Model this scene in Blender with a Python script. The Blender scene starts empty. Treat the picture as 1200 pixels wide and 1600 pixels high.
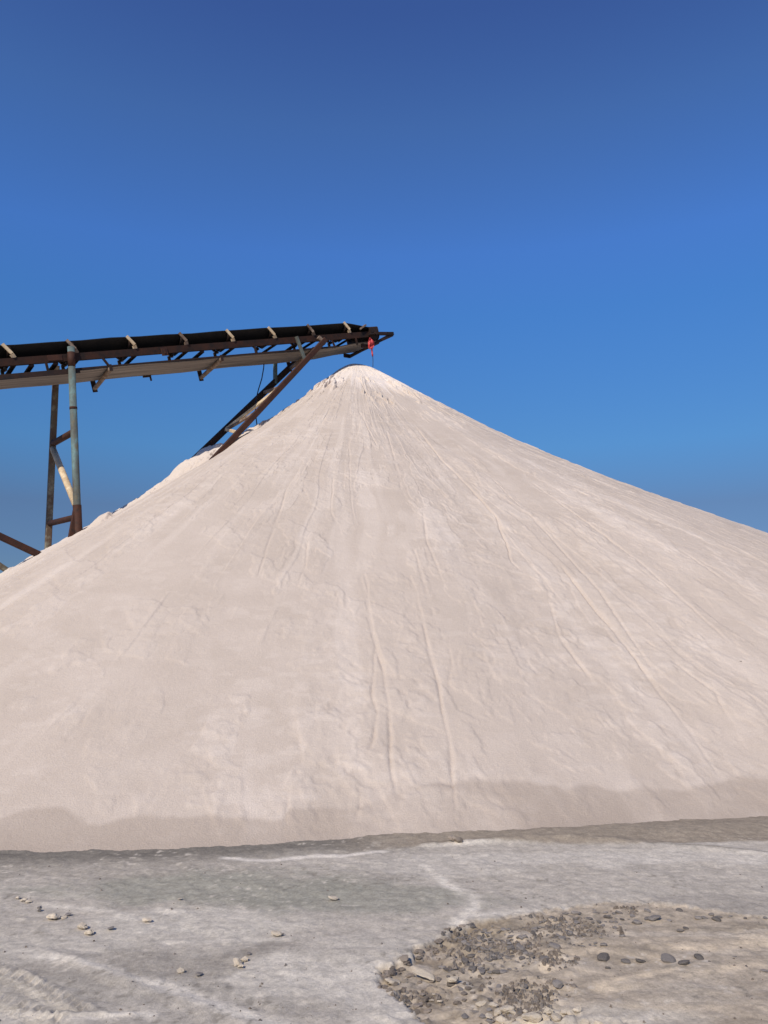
import bpy, bmesh, math, random
import numpy as np
from mathutils import Vector, Matrix

# ------------------------------------------------------------------ camera, sky, sun, exposure
scene = bpy.context.scene
C = scene.collection
F, CX, CY, CH = 1200.0, 600.0, 800.0, 1.65        # photograph 1200x1600: focal length in pixels, eye height in metres
PITCH = math.atan(200.0 / 1200.0)
cp, sp = math.cos(PITCH), math.sin(PITCH)
cam_d = bpy.data.cameras.new("camera")
cam_d.sensor_fit = 'VERTICAL'; cam_d.sensor_height = 32.0; cam_d.lens = 32.0 * F / 1600.0
cam_d.clip_start = 0.05; cam_d.clip_end = 12000.0
cam = bpy.data.objects.new("camera", cam_d); C.objects.link(cam)
cam.location = (0, 0, CH); cam.rotation_euler = (math.pi / 2 + PITCH, 0, 0)
scene.camera = cam

SUN_EL, SUN_AZ = math.radians(40), math.radians(180 + 27)     # behind the camera, to its left
world = bpy.data.worlds.new("World"); scene.world = world; world.use_nodes = True
wn, wl = world.node_tree.nodes, world.node_tree.links
bg = wn["Background"]; bg.inputs[1].default_value = 0.1
sky = wn.new("ShaderNodeTexSky"); sky.sky_type = 'NISHITA'; sky.sun_disc = False
sky.sun_elevation = SUN_EL; sky.sun_rotation = SUN_AZ
sky.altitude = 0.0; sky.air_density = 1.0; sky.dust_density = 0.0; sky.ozone_density = 4.0
# the air of the day: the sky's tint by height above the horizon (dusty low down, deep blue above)
SKY_TINT = [(-0.02, (.28, .34, .44)), (.10, (.33, .41, .57)), (.164, (.405, .47, .60)), (.24, (.451, .757, .977)), (.40, (.516, .967, 1.416)), (.468, (.628, 1.056, 1.633)), (.588, (.712, 1.0, 1.426)), (.675, (.631, .816, 1.296))]
tcw = wn.new("ShaderNodeTexCoord"); sxyz = wn.new("ShaderNodeSeparateXYZ"); wl.new(tcw.outputs['Generated'], sxyz.inputs[0])
mrw = wn.new("ShaderNodeMapRange"); mrw.inputs[1].default_value = -0.02; mrw.inputs[2].default_value = 0.98; wl.new(sxyz.outputs[2], mrw.inputs[0])
rpw = wn.new("ShaderNodeValToRGB"); rpw.color_ramp.interpolation = 'LINEAR'
while len(rpw.color_ramp.elements) < len(SKY_TINT): rpw.color_ramp.elements.new(0.5)
for i_, (z_, c_) in enumerate(SKY_TINT): rpw.color_ramp.elements[i_].position = z_ + 0.02; rpw.color_ramp.elements[i_].color = (*c_, 1)
wl.new(mrw.outputs[0], rpw.inputs[0])
mxw = wn.new("ShaderNodeMix"); mxw.data_type = 'RGBA'; mxw.blend_type = 'MULTIPLY'; mxw.inputs[0].default_value = 1.0
wl.new(sky.outputs[0], mxw.inputs[6]); wl.new(rpw.outputs[0], mxw.inputs[7]); wl.new(mxw.outputs[2], bg.inputs[0])
sun_d = bpy.data.lights.new("sun", 'SUN'); sun_d.energy = 4.2; sun_d.angle = math.radians(0.53); sun_d.color = (1.0, 0.915, 0.81)
sun = bpy.data.objects.new("sun", sun_d); C.objects.link(sun)
sv = Vector((math.sin(SUN_AZ) * math.cos(SUN_EL), math.cos(SUN_AZ) * math.cos(SUN_EL), math.sin(SUN_EL)))
sun.rotation_euler = (-sv).to_track_quat('-Z', 'Y').to_euler(); sun.location = (-10, -10, 30)
scene.view_settings.view_transform = 'Standard'; scene.view_settings.look = 'None'
scene.view_settings.exposure = 0.0; scene.view_settings.gamma = 1.0
scene.render.engine = 'CYCLES'

random.seed(7)
RNG = np.random.default_rng(11)

# ------------------------------------------------------------------ helpers: names, meshes, noise
def tag(o, label=None, cat=None, group=None, kind=None):
    if label: o["label"] = label
    if cat: o["category"] = cat
    if group: o["group"] = group
    if kind: o["kind"] = kind
    return o

def empty(name, loc, label, cat, group=None):
    o = bpy.data.objects.new(name, None); C.objects.link(o); o.location = loc; o.empty_display_size = 0.2
    return tag(o, label, cat, group)

class MB:                                        # collects solids, builds ONE mesh
    def __init__(self): self.v, self.f, self.m = [], [], []
    def add(self, vs, fs, mat=0):
        b = len(self.v); self.v += [tuple(float(c) for c in p) for p in vs]
        self.f += [tuple(i + b for i in q) for q in fs]; self.m += [mat] * len(fs)
    def prism(self, prof, p0, p1, up=(0, 0, 1), mat=0, prof1=None):   # extrude a 2-D profile (x sideways, y up) along p0 -> p1
        p0, p1 = Vector(p0), Vector(p1); d = (p1 - p0).normalized()
        x = d.cross(Vector(up))
        if x.length < 1e-4: x = d.cross(Vector((1, 0, 0)))
        x.normalize(); y = x.cross(d)
        n = len(prof); prof1 = prof1 or prof
        vs = [p0 + x * a + y * b for a, b in prof] + [p1 + x * a + y * b for a, b in prof1]
        fs = [(i, (i + 1) % n, n + (i + 1) % n, n + i) for i in range(n)] + [tuple(range(n))[::-1], tuple(range(n, 2 * n))]
        self.add(vs, fs, mat)
    def bar(self, p0, p1, w, h, up=(0, 0, 1), c=None, mat=0):         # box bar with chamfered edges
        c = min(w, h) * 0.12 if c is None else c; a, b = w / 2, h / 2
        self.prism([(-a + c, -b), (a - c, -b), (a, -b + c), (a, b - c), (a - c, b), (-a + c, b), (-a, b - c), (-a, -b + c)], p0, p1, up, mat)
    def channel(self, p0, p1, w, h, t=0.014, up=(0, 0, 1), flip=1):   # C-section steel
        a, b = w / 2 * flip, h / 2; q = t * flip
        pr = [(-a, -b), (a, -b), (a, -b + t), (-a + q, -b + t), (-a + q, b - t), (a, b - t), (a, b), (-a, b)]
        self.prism(pr if flip > 0 else pr[::-1], p0, p1, up)
    def angle(self, p0, p1, w, h, t=0.012, up=(0, 0, 1), flip=1):     # L-section steel
        a, b = w / 2 * flip, h / 2; q = t * flip
        pr = [(-a, -b), (a, -b), (a, -b + t), (-a + q, -b + t), (-a + q, b), (-a, b)]
        self.prism(pr if flip > 0 else pr[::-1], p0, p1, up)
    def tube(self, p0, p1, r, n=14, r1=None):
        r1 = r if r1 is None else r1
        self.prism([(math.cos(2 * math.pi * i / n) * r, math.sin(2 * math.pi * i / n) * r) for i in range(n)], p0, p1,
                   prof1=[(math.cos(2 * math.pi * i / n) * r1, math.sin(2 * math.pi * i / n) * r1) for i in range(n)])
    def path(self, pts, r, n=8):
        for a, b in zip(pts[:-1], pts[1:]): self.tube(a, b, r, n)
    def build(self, name, mats, parent=None, smooth=False):
        me = bpy.data.meshes.new(name); o0 = Vector(self.v[0]) if parent is None else parent.location
        me.from_pydata([tuple(Vector(p) - o0) for p in self.v], [], self.f)
        for m in (mats if isinstance(mats, (list, tuple)) else [mats]): me.materials.append(m)
        me.polygons.foreach_set("material_index", self.m)
        bm = bmesh.new(); bm.from_mesh(me); bmesh.ops.recalc_face_normals(bm, faces=bm.faces); bm.to_mesh(me); bm.free()
        me.polygons.foreach_set("use_smooth", [smooth] * len(me.polygons))
        o = bpy.data.objects.new(name, me); C.objects.link(o)
        if parent is None: o.location = o0
        else: o.parent = parent
        return o

def sub(mb, name, mats, part, smooth=False):     # a sub-part: parts sit at their thing's origin, so the same local frame serves
    class P: pass
    me_parent = part.parent
    o = mb.build(name, mats, me_parent, smooth); o.parent = part
    return o

def _h(ix, iy, s):
    n = (ix.astype(np.int64) * 374761393 + iy.astype(np.int64) * 668265263 + s * 982451653) & 0xFFFFFFFF
    n = ((n ^ (n >> 13)) * 1274126177) & 0xFFFFFFFF
    n = n ^ (n >> 16)
    return (n & 0xFFFF) / 65535.0
def vnoise(x, y, s=0):
    x, y = np.broadcast_arrays(np.asarray(x, float), np.asarray(y, float))
    ix, iy = np.floor(x), np.floor(y); fx, fy = x - ix, y - iy
    fx = fx * fx * fx * (fx * (fx * 6 - 15) + 10); fy = fy * fy * fy * (fy * (fy * 6 - 15) + 10)
    ix = ix.astype(np.int64); iy = iy.astype(np.int64)
    a, b, c, d = _h(ix, iy, s), _h(ix + 1, iy, s), _h(ix, iy + 1, s), _h(ix + 1, iy + 1, s)
    return (a + (b - a) * fx) * (1 - fy) + (c + (d - c) * fx) * fy
def fbm(x, y, o=4, s=0, g=0.5):
    t, a, n = 0, 1.0, 0
    for i in range(o):
        t = t + a * (vnoise(x * 2 ** i + 17.3 * i, y * 2 ** i - 9.1 * i, s + i * 31) - 0.5); n += a; a *= g
    return t / n * 2                              # about -1 .. 1
def sstep(a, b, x):
    t = np.clip((x - a) / (b - a), 0, 1); return t * t * (3 - 2 * t)
def seg_dist(x, y, pts):                          # distance to a polyline, signed side, position along it
    best = np.full(x.shape, 1e9); side = np.zeros(x.shape); along = np.zeros(x.shape); L = 0
    for (ax, ay), (bx, by) in zip(pts[:-1], pts[1:]):
        dx, dy = bx - ax, by - ay; l2 = dx * dx + dy * dy + 1e-12
        t = np.clip(((x - ax) * dx + (y - ay) * dy) / l2, 0, 1)
        px, py = x - ax - t * dx, y - ay - t * dy; d = np.hypot(px, py); m = d < best
        best = np.where(m, d, best); side = np.where(m, np.sign(dx * py - dy * px), side); along = np.where(m, L + t * math.sqrt(l2), along)
        L += math.sqrt(l2)
    return best, side, along / max(L, 1e-9)

# ------------------------------------------------------------------ measuring: a photo pixel becomes a point on the ground or on the pile
EYE = np.array([0, 0, CH])
def ray(px, py):
    X, u = (px - CX) / F, (CY - py) / F
    return np.array([X, cp - u * sp, sp + u * cp])
def on_ground(px, py, z=0.0):
    d = ray(px, py); return EYE + d * ((z - CH) / d[2])

APX, APY, HT = -0.883, 22.484, 9.964              # apex of the pile
KN = np.radians([-180, -130, -90, -65, -40, -18, 0, 18, 40, 65, 90, 130, 180])
RK = [16.5, 14.843, 14.143, 13.776, 14.075, 16.545, 15.776, 15.354, 17.192, 18.854, 19.101, 18.707, 16.5]
K3 = np.radians([-60, 0, 60]); K5 = np.radians([-50, 0, 50])
_tt = np.radians(np.linspace(-180, 180, 721)); _rr = np.interp(_tt, KN, RK)
_k = np.exp(-np.linspace(-2, 2, 25) ** 2); _k /= _k.sum()
_rr = np.convolve(np.pad(_rr, 12, mode='wrap'), _k, 'valid')
def toe_r(t): return np.interp(t, _tt, _rr)
def pile_base(t, r):
    R = toe_r(t); al = np.interp(t, K3, [1.156, 1.053, 1.089]); e = 0.42
    Q = (np.sqrt(r * r + e * e) - e) / (np.sqrt(R * R + e * e) - e); q = np.clip(Q, 0, 1)
    fade = sstep(0, .05, q)
    h = HT * ((1 - q) ** al + fade * (np.interp(t, K5, [-.02, 0, -.028]) * np.sin(2 * np.pi * q) + np.interp(t, K5, [-.004, 0, .001]) * np.sin(3 * np.pi * q)))
    return h - np.clip(Q - 1, 0, 1) * 8.0
def pile_h(x, y):
    dx, dy = x - APX, APY - y
    return pile_base(np.arctan2(dx, dy), np.hypot(dx, dy))
def on_pile(px, py):                               # world point, or None
    d = ray(px, py); k = np.linspace(5, 24, 4000); P = EYE + k[:, None] * d
    b = P[:, 2] - pile_h(P[:, 0], P[:, 1]); i = np.argmax(b < 0)
    if b[i] >= 0: return None
    return P[i]
def tr(P): return (math.atan2(P[0] - APX, APY - P[1]), math.hypot(P[0] - APX, APY - P[1]))
def pile_line(pts):
    return [tuple(q[:2]) for q in (on_pile(*p) for p in pts) if q is not None]
def ground_line(pts): return [tuple(on_ground(*p)[:2]) for p in pts]

# ------------------------------------------------------------------ materials
def mat(name):
    m = bpy.data.materials.new(name); m.use_nodes = True; nt = m.node_tree
    b = nt.nodes["Principled BSDF"]; return m, nt.nodes, nt.links, b
def N(nodes, t, **kw):
    n = nodes.new(t)
    for k, v in kw.items():
        if k in n.inputs: n.inputs[k].default_value = v
        else: setattr(n, k, v)
    return n
def noise(nodes, links, scale, detail=4, rough=0.55, coord='Object', vec=None, mapping=None):
    tc = nodes.new("ShaderNodeTexCoord"); n = N(nodes, "ShaderNodeTexNoise", Scale=scale, Detail=detail, Roughness=rough)
    src = tc.outputs[coord]
    if mapping:
        mp = nodes.new("ShaderNodeMapping"); mp.inputs['Scale'].default_value = mapping; links.new(src, mp.inputs[0]); src = mp.outputs[0]
    links.new(src, n.inputs['Vector']); return n.outputs['Fac']
def ramp(nodes, links, fac, stops):
    r = nodes.new("ShaderNodeValToRGB"); e = r.color_ramp.elements
    while len(e) < len(stops): e.new(0.5)
    for i, (p, c) in enumerate(stops): e[i].position = p; e[i].color = (*c, 1) if len(c) == 3 else c
    links.new(fac, r.inputs[0]); return r.outputs[0]
def mix(nodes, links, fac, a, b, mode='MIX'):
    m = nodes.new("ShaderNodeMix"); m.data_type = 'RGBA'; m.blend_type = mode
    for s, v in ((m.inputs[0], fac), (m.inputs[6], a), (m.inputs[7], b)):
        if isinstance(v, (int, float)): s.default_value = v
        elif isinstance(v, tuple): s.default_value = (*v, 1)
        else: links.new(v, s)
    return m.outputs[2]
def bump(nodes, links, b, fac, strength, dist):
    n = N(nodes, "ShaderNodeBump", Strength=strength, Distance=dist); links.new(fac, n.inputs['Height'])
    return n
def steel(name, base, rust, amount=0.5, scale=6, rough=0.75, metal=0.0, stretch=None, third=None):
    m, n, l, b = mat(name)
    f = noise(n, l, scale, 6, 0.65, mapping=stretch)
    c = ramp(n, l, f, [(max(0, 0.5 - 0.35 * amount - .06), rust), (0.5 - .1 * amount + .06, tuple((x + y) / 2 for x, y in zip(base, rust))), (0.75 - 0.2 * amount, base)])
    g = noise(n, l, scale * 7, 4, 0.6)
    c = mix(n, l, 0.35, c, ramp(n, l, g, [(0.3, (.35, .33, .32)), (0.7, (1, 1, 1))]), 'MULTIPLY')
    if third: c = mix(n, l, ramp(n, l, noise(n, l, scale * 1.7, 5, .6), [(.52, (0, 0, 0)), (.66, (1, 1, 1))]), c, third)
    l.new(c, b.inputs['Base Color']); b.inputs['Roughness'].default_value = rough; b.inputs['Metallic'].default_value = metal
    b.inputs['Specular IOR Level'].default_value = 0.25
    l.new(bump(n, l, b, g, 0.35, 0.006).outputs[0], b.inputs['Normal'])
    return m
M = {}
M['dark_rust'] = steel('dark rusted steel', (.015, .010, .008), (.052, .019, .009), .42, 4)
M['red_rust'] = steel('red rusted steel', (.045, .019, .013), (.078, .031, .017), .5, 5, third=(.035, .019, .014))
M['black_steel'] = steel('blackened steel', (.016, .014, .014), (.048, .022, .013), .42, 4)
M['teal'] = steel('worn teal paint', (.17, .28, .27), (.085, .045, .025), .58, 3.2, stretch=(1, 1, .35), third=(.135, .12, .08))
M['teal_blue'] = steel('blue green paint', (.12, .25, .28), (.10, .08, .06), .4, 4)
M['olive'] = steel('olive worn steel', (.13, .115, .085), (.11, .055, .03), .5, 3.0, stretch=(1, 1, .4), third=(.20, .185, .14))
M['dusty'] = steel('sand dusted steel', (.86, .71, .47), (.52, .36, .20), .38, 7)
M['tan_steel'] = steel('tan dusted roller steel', (.34, .26, .19), (.11, .06, .035), .45, 8)
M['rubber'] = steel('black belt rubber', (.010, .010, .011), (.022, .019, .017), .3, 3, .85)
M['belt_under'] = steel('dusty belt face', (.40, .31, .24), (.19, .14, .10), .5, 1.5, .9, stretch=(1, 1, 1))
M['cable'] = steel('dark blue cable', (.012, .028, .085), (.02, .02, .03), .3, 5)
M['string'] = steel('grey cord', (.06, .05, .05), (.03, .03, .03), .3, 5)
def belt_mat():
    m, n, l, b = mat('dusty belt face')
    tc = n.new("ShaderNodeTexCoord"); cv = n.new("ShaderNodeCombineXYZ")
    for i, (v, k) in enumerate((((.7774, .5560, .2943), .35), ((-.5817, .8134, 0), 9.0))):
        dt = n.new("ShaderNodeVectorMath"); dt.operation = 'DOT_PRODUCT'; dt.inputs[1].default_value = tuple(q * k for q in v)
        l.new(tc.outputs['Object'], dt.inputs[0]); l.new(dt.outputs['Value'], cv.inputs[i])
    nz = N(n, "ShaderNodeTexNoise", Scale=1.0, Detail=6, Roughness=.7); l.new(cv.outputs[0], nz.inputs['Vector'])
    c = ramp(n, l, nz.outputs['Fac'], [(.32, (.090, .076, .064)), (.5, (.20, .172, .147)), (.7, (.33, .285, .24))]); l.new(c, b.inputs['Base Color'])
    b.inputs['Roughness'].default_value = .95; b.inputs['Specular IOR Level'].default_value = .1
    return m
M['belt_under'] = belt_mat()
def cloth_mat():
    m, n, l, b = mat('red plastic rag')
    f = noise(n, l, 14, 4)
    l.new(ramp(n, l, f, [(.35, (.36, .022, .022)), (.6, (.62, .06, .055))]), b.inputs['Base Color']); b.inputs['Roughness'].default_value = .6
    return m
M['rag'] = cloth_mat()
def stone_mat(name, a, c, dustc, dust=.5, lo=.6, hi=1.75):
    m, n, l, b = mat(name)
    oi = n.new("ShaderNodeObjectInfo"); f = noise(n, l, 9, 5, .65)
    col = ramp(n, l, f, [(.3, a), (.72, c)])
    hv = N(n, "ShaderNodeHueSaturation"); l.new(col, hv.inputs['Color'])
    mr = N(n, "ShaderNodeMapRange"); mr.inputs[3].default_value = lo; mr.inputs[4].default_value = hi
    l.new(oi.outputs['Random'], mr.inputs[0]); l.new(mr.outputs[0], hv.inputs['Value'])
    g = noise(n, l, 26, 4, .6)                    # dust that has settled in patches
    col = mix(n, l, ramp(n, l, g, [(.62 - .2 * dust, (0, 0, 0)), (.8, (dust, dust, dust))]), hv.outputs[0], dustc)
    l.new(col, b.inputs['Base Color']); b.inputs['Roughness'].default_value = .9; b.inputs['Specular IOR Level'].default_value = .2
    l.new(bump(n, l, b, noise(n, l, 40, 5, .7), .7, .008).outputs[0], b.inputs['Normal'])
    return m
M['dark_stone'] = stone_mat('dark grey stone', (.115, .102, .092), (.22, .197, .176), (.42, .36, .29), .85)
M['brown_stone'] = stone_mat('brown crumbly clod', (.15, .118, .088), (.30, .25, .20), (.42, .36, .30), .7)
M['cream_stone'] = stone_mat('cream sand clod', (.58, .475, .34), (.74, .64, .49), (.70, .62, .52), .5, .88, 1.15)

def sand_mat():
    m, n, l, b = mat('pale sand')
    at = N(n, "ShaderNodeVertexColor", layer_name="mask"); s = n.new("ShaderNodeSeparateColor"); l.new(at.outputs[0], s.inputs[0])
    c = mix(n, l, ramp(n, l, noise(n, l, 1.1, 6, .62), [(.36, (0, 0, 0)), (.66, (1, 1, 1))]), (.540, .450, .363), (.590, .495, .404))
    c = mix(n, l, s.outputs[0], c, (.83, .73, .63))           # fresh dry sand
    c = mix(n, l, s.outputs[1], c, (.410, .332, .262))           # damp foot
    c = mix(n, l, s.outputs[2], c, (.70, .60, .50))           # pale flakes
    g = noise(n, l, 75, 3, .7)
    c = mix(n, l, .55, c, ramp(n, l, g, [(.3, (.74, .74, .74)), (.7, (1.03, 1.03, 1.03))]), 'MULTIPLY')
    l.new(c, b.inputs['Base Color']); b.inputs['Roughness'].default_value = 1.0; b.inputs['Specular IOR Level'].default_value = .05
    b1 = bump(n, l, b, g, .6, .012); b2 = bump(n, l, b, noise(n, l, 16, 5, .65), .26, .03)
    l.new(b1.outputs[0], b2.inputs['Normal']); l.new(b2.outputs[0], b.inputs['Normal'])
    return m
M['sand'] = sand_mat()
def ground_mat():
    m, n, l, b = mat('dusty packed ground')
    at = N(n, "ShaderNodeVertexColor", layer_name="albedo")
    g = noise(n, l, 55, 6, .72); g2 = noise(n, l, 9, 6, .65, mapping=(1, 1.6, 1))
    c = mix(n, l, .8, at.outputs[0], ramp(n, l, g, [(.3, (.68, .68, .68)), (.64, (1.10, 1.10, 1.10))]), 'MULTIPLY')
    c = mix(n, l, .6, c, ramp(n, l, g2, [(.3, (.80, .80, .81)), (.7, (1.1, 1.1, 1.1))]), 'MULTIPLY')
    l.new(c, b.inputs['Base Color']); b.inputs['Roughness'].default_value = 1.0; b.inputs['Specular IOR Level'].default_value = .05
    b1 = bump(n, l, b, g, .6, .012); b2 = bump(n, l, b, noise(n, l, 150, 3, .7), .5, .004)
    l.new(b1.outputs[0], b2.inputs['Normal']); l.new(b2.outputs[0], b.inputs['Normal'])
    return m
M['ground'] = ground_mat()

def grid_mesh(name, P, wrap=False):                # P: (a, b, 3) grid -> one smooth mesh
    a, b = P.shape[:2]; idx = np.arange(a * b).reshape(a, b)
    if wrap: idx = np.concatenate([idx, idx[:, :1]], 1)
    q = np.stack([idx[:-1, :-1], idx[:-1, 1:], idx[1:, 1:], idx[1:, :-1]], -1).reshape(-1, 4)
    me = bpy.data.meshes.new(name); me.vertices.add(a * b); me.vertices.foreach_set("co", P.reshape(-1).astype(np.float32))
    me.loops.add(q.size); me.loops.foreach_set("vertex_index", q.reshape(-1).astype(np.int32))
    me.polygons.add(len(q)); me.polygons.foreach_set("loop_start", np.arange(0, q.size, 4, dtype=np.int32))
    me.polygons.foreach_set("loop_total", np.full(len(q), 4, dtype=np.int32)); me.polygons.foreach_set("use_smooth", np.ones(len(q), dtype=bool))
    me.update(calc_edges=True); me.validate()
    return me
def vcol(me, name, rgb):
    at = me.color_attributes.new(name, 'FLOAT_COLOR', 'POINT'); c = np.ones((len(me.vertices), 4), np.float32); c[:, :3] = rgb.reshape(-1, 3)
    at.data.foreach_set("color", c.reshape(-1))

# ------------------------------------------------------------------ ground: one sheet, fine where the picture shows it, out to the horizon
def axis(lo, hi, step, far, growth):
    a = list(np.arange(lo, hi, step)); d = step
    while a[-1] < far: d *= growth; a.append(a[-1] + d)
    d = step
    while a[0] > -far: d *= growth; a.insert(0, a[0] - d)
    return np.array(a)
gx = axis(-4.3, 4.3, .0125, 4000, 1.09); gy = axis(2.9, 8.6, .0125, 4000, 1.09)
GX, GY = np.meshgrid(gx, gy)
TAN = ground_line([(588, 1532), (600, 1512), (640, 1488), (690, 1456), (740, 1438), (800, 1428), (880, 1416), (960, 1409), (1040, 1412), (1100, 1420), (1200, 1432), (1500, 1450)])
TAN_POLY = TAN + ground_line([(1600, 1560), (1500, 1800), (1000, 1800), (760, 1680), (690, 1605), (640, 1580), (608, 1552)])
def in_poly(x, y, P):
    r = np.zeros(x.shape, bool)
    for (ax, ay), (bx, by) in zip(P, P[1:] + P[:1]):
        c = ((ay > y) != (by > y)) & (x < (bx - ax) * (y - ay) / (by - ay + 1e-12) + ax); r ^= c
    return r
def tan_mask(x, y, edge=.05, warp=.07):
    xw = x + warp * (fbm(x * 6, y * 6, 5, 3, .6) + .5 * fbm(x * 28, y * 28, 3, 5)); yw = y + warp * (fbm(x * 6 + 50, y * 6, 5, 4, .6) + .5 * fbm(x * 28 + 9, y * 28, 3, 6))
    d, _, _ = seg_dist(xw, yw, TAN_POLY + TAN_POLY[:1]); s = np.where(in_poly(xw, yw, TAN_POLY), d, -d)
    return s
near = (np.abs(GX) < 14) & (GY > -6) & (GY < 22)
def ground_height(x, y):
    s = tan_mask(x, y)
    z = .020 * fbm(x * .5, y * .5, 4, 21) + .006 * fbm(x * 3, y * 4, 4, 22) + .0065 * fbm(x * 15, y * 15, 4, 23) + .004 * sstep(.25, .45, fbm(x * 6, y * 8, 4, 27))
    z = z - .040 * (.3 + .7 * sstep(.95, .2, x)) * sstep(-.01, .035, s) * (1 - .75 * sstep(.3, 1.1, s))          # the sunken patch with a crumbling rim
    rim = np.exp(-(s / .05) ** 2); z = z + rim * .014 * (fbm(x * 22, y * 22, 3, 24))
    rough = sstep(.0, .05, s) * (1 - sstep(.55, 1.0, s))
    z = z + rough * (.016 * fbm(x * 11, y * 14, 4, 25) + .020 * sstep(.05, .20, fbm(x * 17, y * 20, 3, 28)) * vnoise(x * 9, y * 9, 29) + .012 * np.abs(fbm(x * 26, y * 26, 3, 26))) * (.3 + .7 * sstep(1.5, .8, x))
    # tread marks at lower left
    for pts, wd in TREADS:
        d, sd, al = seg_dist(x, y, pts); L = sum(math.dist(a, b) for a, b in zip(pts[:-1], pts[1:]))
        lug = np.sin(2 * np.pi * (al * L / .050 + d / .09)); m = sstep(wd, wd * .7, d) * sstep(.0, .03, al) * sstep(1, .97, al)
        z = z + m * (.014 * sstep(-.1, .6, lug) - .005) * (.55 + .9 * vnoise(x * 9, y * 9, 8)) + .005 * np.exp(-((d - wd) / .018) ** 2) * sstep(.0, .03, al) * sstep(1, .97, al) * vnoise(x * 14, y * 14, 9)
    for pts, wd, am in RIDGES:
        d, sd, al = seg_dist(x, y, pts); z = z + am * np.exp(-(d / wd) ** 2) * (.4 + .9 * vnoise(x * 10, y * 10, 12)) * sstep(0, .08, al) * sstep(1, .92, al)
    # grey sand banked against the foot on the right, and the lip of the packed ground in front of it
    d, sd, al = seg_dist(x, y, LIP); z = z + .016 * np.exp(-(d / .09) ** 2) * sstep(0, .1, al)
    d, sd, al = seg_dist(x, y, APRON); z = z + .030 * sstep(.42, .0, d) * sstep(0, .05, al) * (.8 + .3 * vnoise(x * 2, y * 2, 15))
    return z
TREADS = [(ground_line([(-60, 1500), (40, 1535), (128, 1580)]), .075), (ground_line([(-80, 1535), (20, 1570), (95, 1602)]), .07)]
RIDGES = [(ground_line([(30, 1512), (52, 1522), (68, 1537)]), .014, .014), (ground_line([(40, 1574), (80, 1586), (150, 1582), (220, 1583)]), .016, .014),
          (ground_line([(140, 1567), (152, 1577), (170, 1582)]), .012, .013), (ground_line([(20, 1478), (100, 1492), (200, 1532), (330, 1575), (460, 1625)]), .05, .012),
          (ground_line([(640, 1322), (740, 1316), (820, 1311), (900, 1311), (980, 1315)]), .05, .012)]
LIP = ground_line([(690, 1318), (800, 1312), (900, 1312), (1000, 1316), (1100, 1324), (1220, 1336)])
APRON = ground_line([(440, 1322), (560, 1314), (640, 1306), (720, 1298), (820, 1300), (950, 1300), (1080, 1296), (1220, 1288), (1400, 1270), (1750, 1235), (2200, 1200), (2700, 1170)])
GZ = np.zeros(GX.shape); gi = near
GZ[gi] = ground_height(GX[gi], GY[gi])
GZ[~gi] = (.3 * fbm(GX * .05, GY * .05, 4, 30) * sstep(15, 60, np.hypot(GX, GY - 8)))[~gi]
def mixc(a, b, m): return a + (np.array(b) - a) * np.clip(m, 0, 1)[..., None]
ALB = np.ones(GX.shape + (3,)) * np.array([.390, .372, .362])
big = fbm(GX * .8, GY * 1.6, 5, 41); ALB = mixc(ALB, [.31, .298, .290], sstep(-.05, .6, big) * .55)
ALB = mixc(ALB, [.46, .445, .435], sstep(.05, .5, fbm(GX * 1.1 + 40, GY * 2.2, 5, 42)) * .55)
def blob(px, py, rx, ry, warp=.5, s=50):           # soft stain, radii in metres
    P = on_ground(px, py); d = np.hypot((GX - P[0]) / rx, (GY - P[1]) / ry) + warp * fbm(GX * 3, GY * 4, 4, s)
    return sstep(1.15, .55, d)
def streak(pts, w, s=60, br=.5):
    L = ground_line(pts); d, _, al = seg_dist(GX + .03 * fbm(GX * 5, GY * 5, 3, s), GY + .03 * fbm(GX * 5, GY * 5, 3, s + 1), L)
    return np.exp(-(d / w) ** 2) * (1 - br + br * 2 * vnoise(GX * 6, GY * 9, s + 2)) * sstep(0, .06, al) * sstep(1, .94, al)
ALB = mixc(ALB, [.275, .278, .262], .85 * blob(360, 1385, 1.3, .42, .5, 51)); ALB = mixc(ALB, [.27, .272, .258], .8 * blob(560, 1402, 1.0, .32, .5, 52))
ALB = mixc(ALB, [.30, .285, .275], .7 * blob(100, 1350, 1.6, .35, .6, 53))
ALB = mixc(ALB, [.50, .482, .470], .85 * blob(520, 1530, .50, .45, .8, 54)); ALB = mixc(ALB, [.47, .455, .445], .8 * blob(330, 1440, .75, .28, .7, 55))
ALB = mixc(ALB, [.47, .455, .450], .8 * blob(1060, 1340, 1.9, .22, .6, 56)); ALB = mixc(ALB, [.45, .435, .430], .6 * blob(700, 1350, .7, .35, .6, 57))
ALB = mixc(ALB, [.29, .275, .266], .65 * blob(220, 1505, .5, .22, .8, 58)); ALB = mixc(ALB, [.28, .265, .256], .55 * blob(400, 1570, .45, .14, .8, 59))
ALB = mixc(ALB, [.285, .270, .262], .9 * streak([(330, 1500), (400, 1482), (470, 1468)], .07, 61)); ALB = mixc(ALB, [.30, .285, .28], .6 * blob(1150, 1412, .6, .18, .6, 49))
W = [.56, .54, .525]
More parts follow.
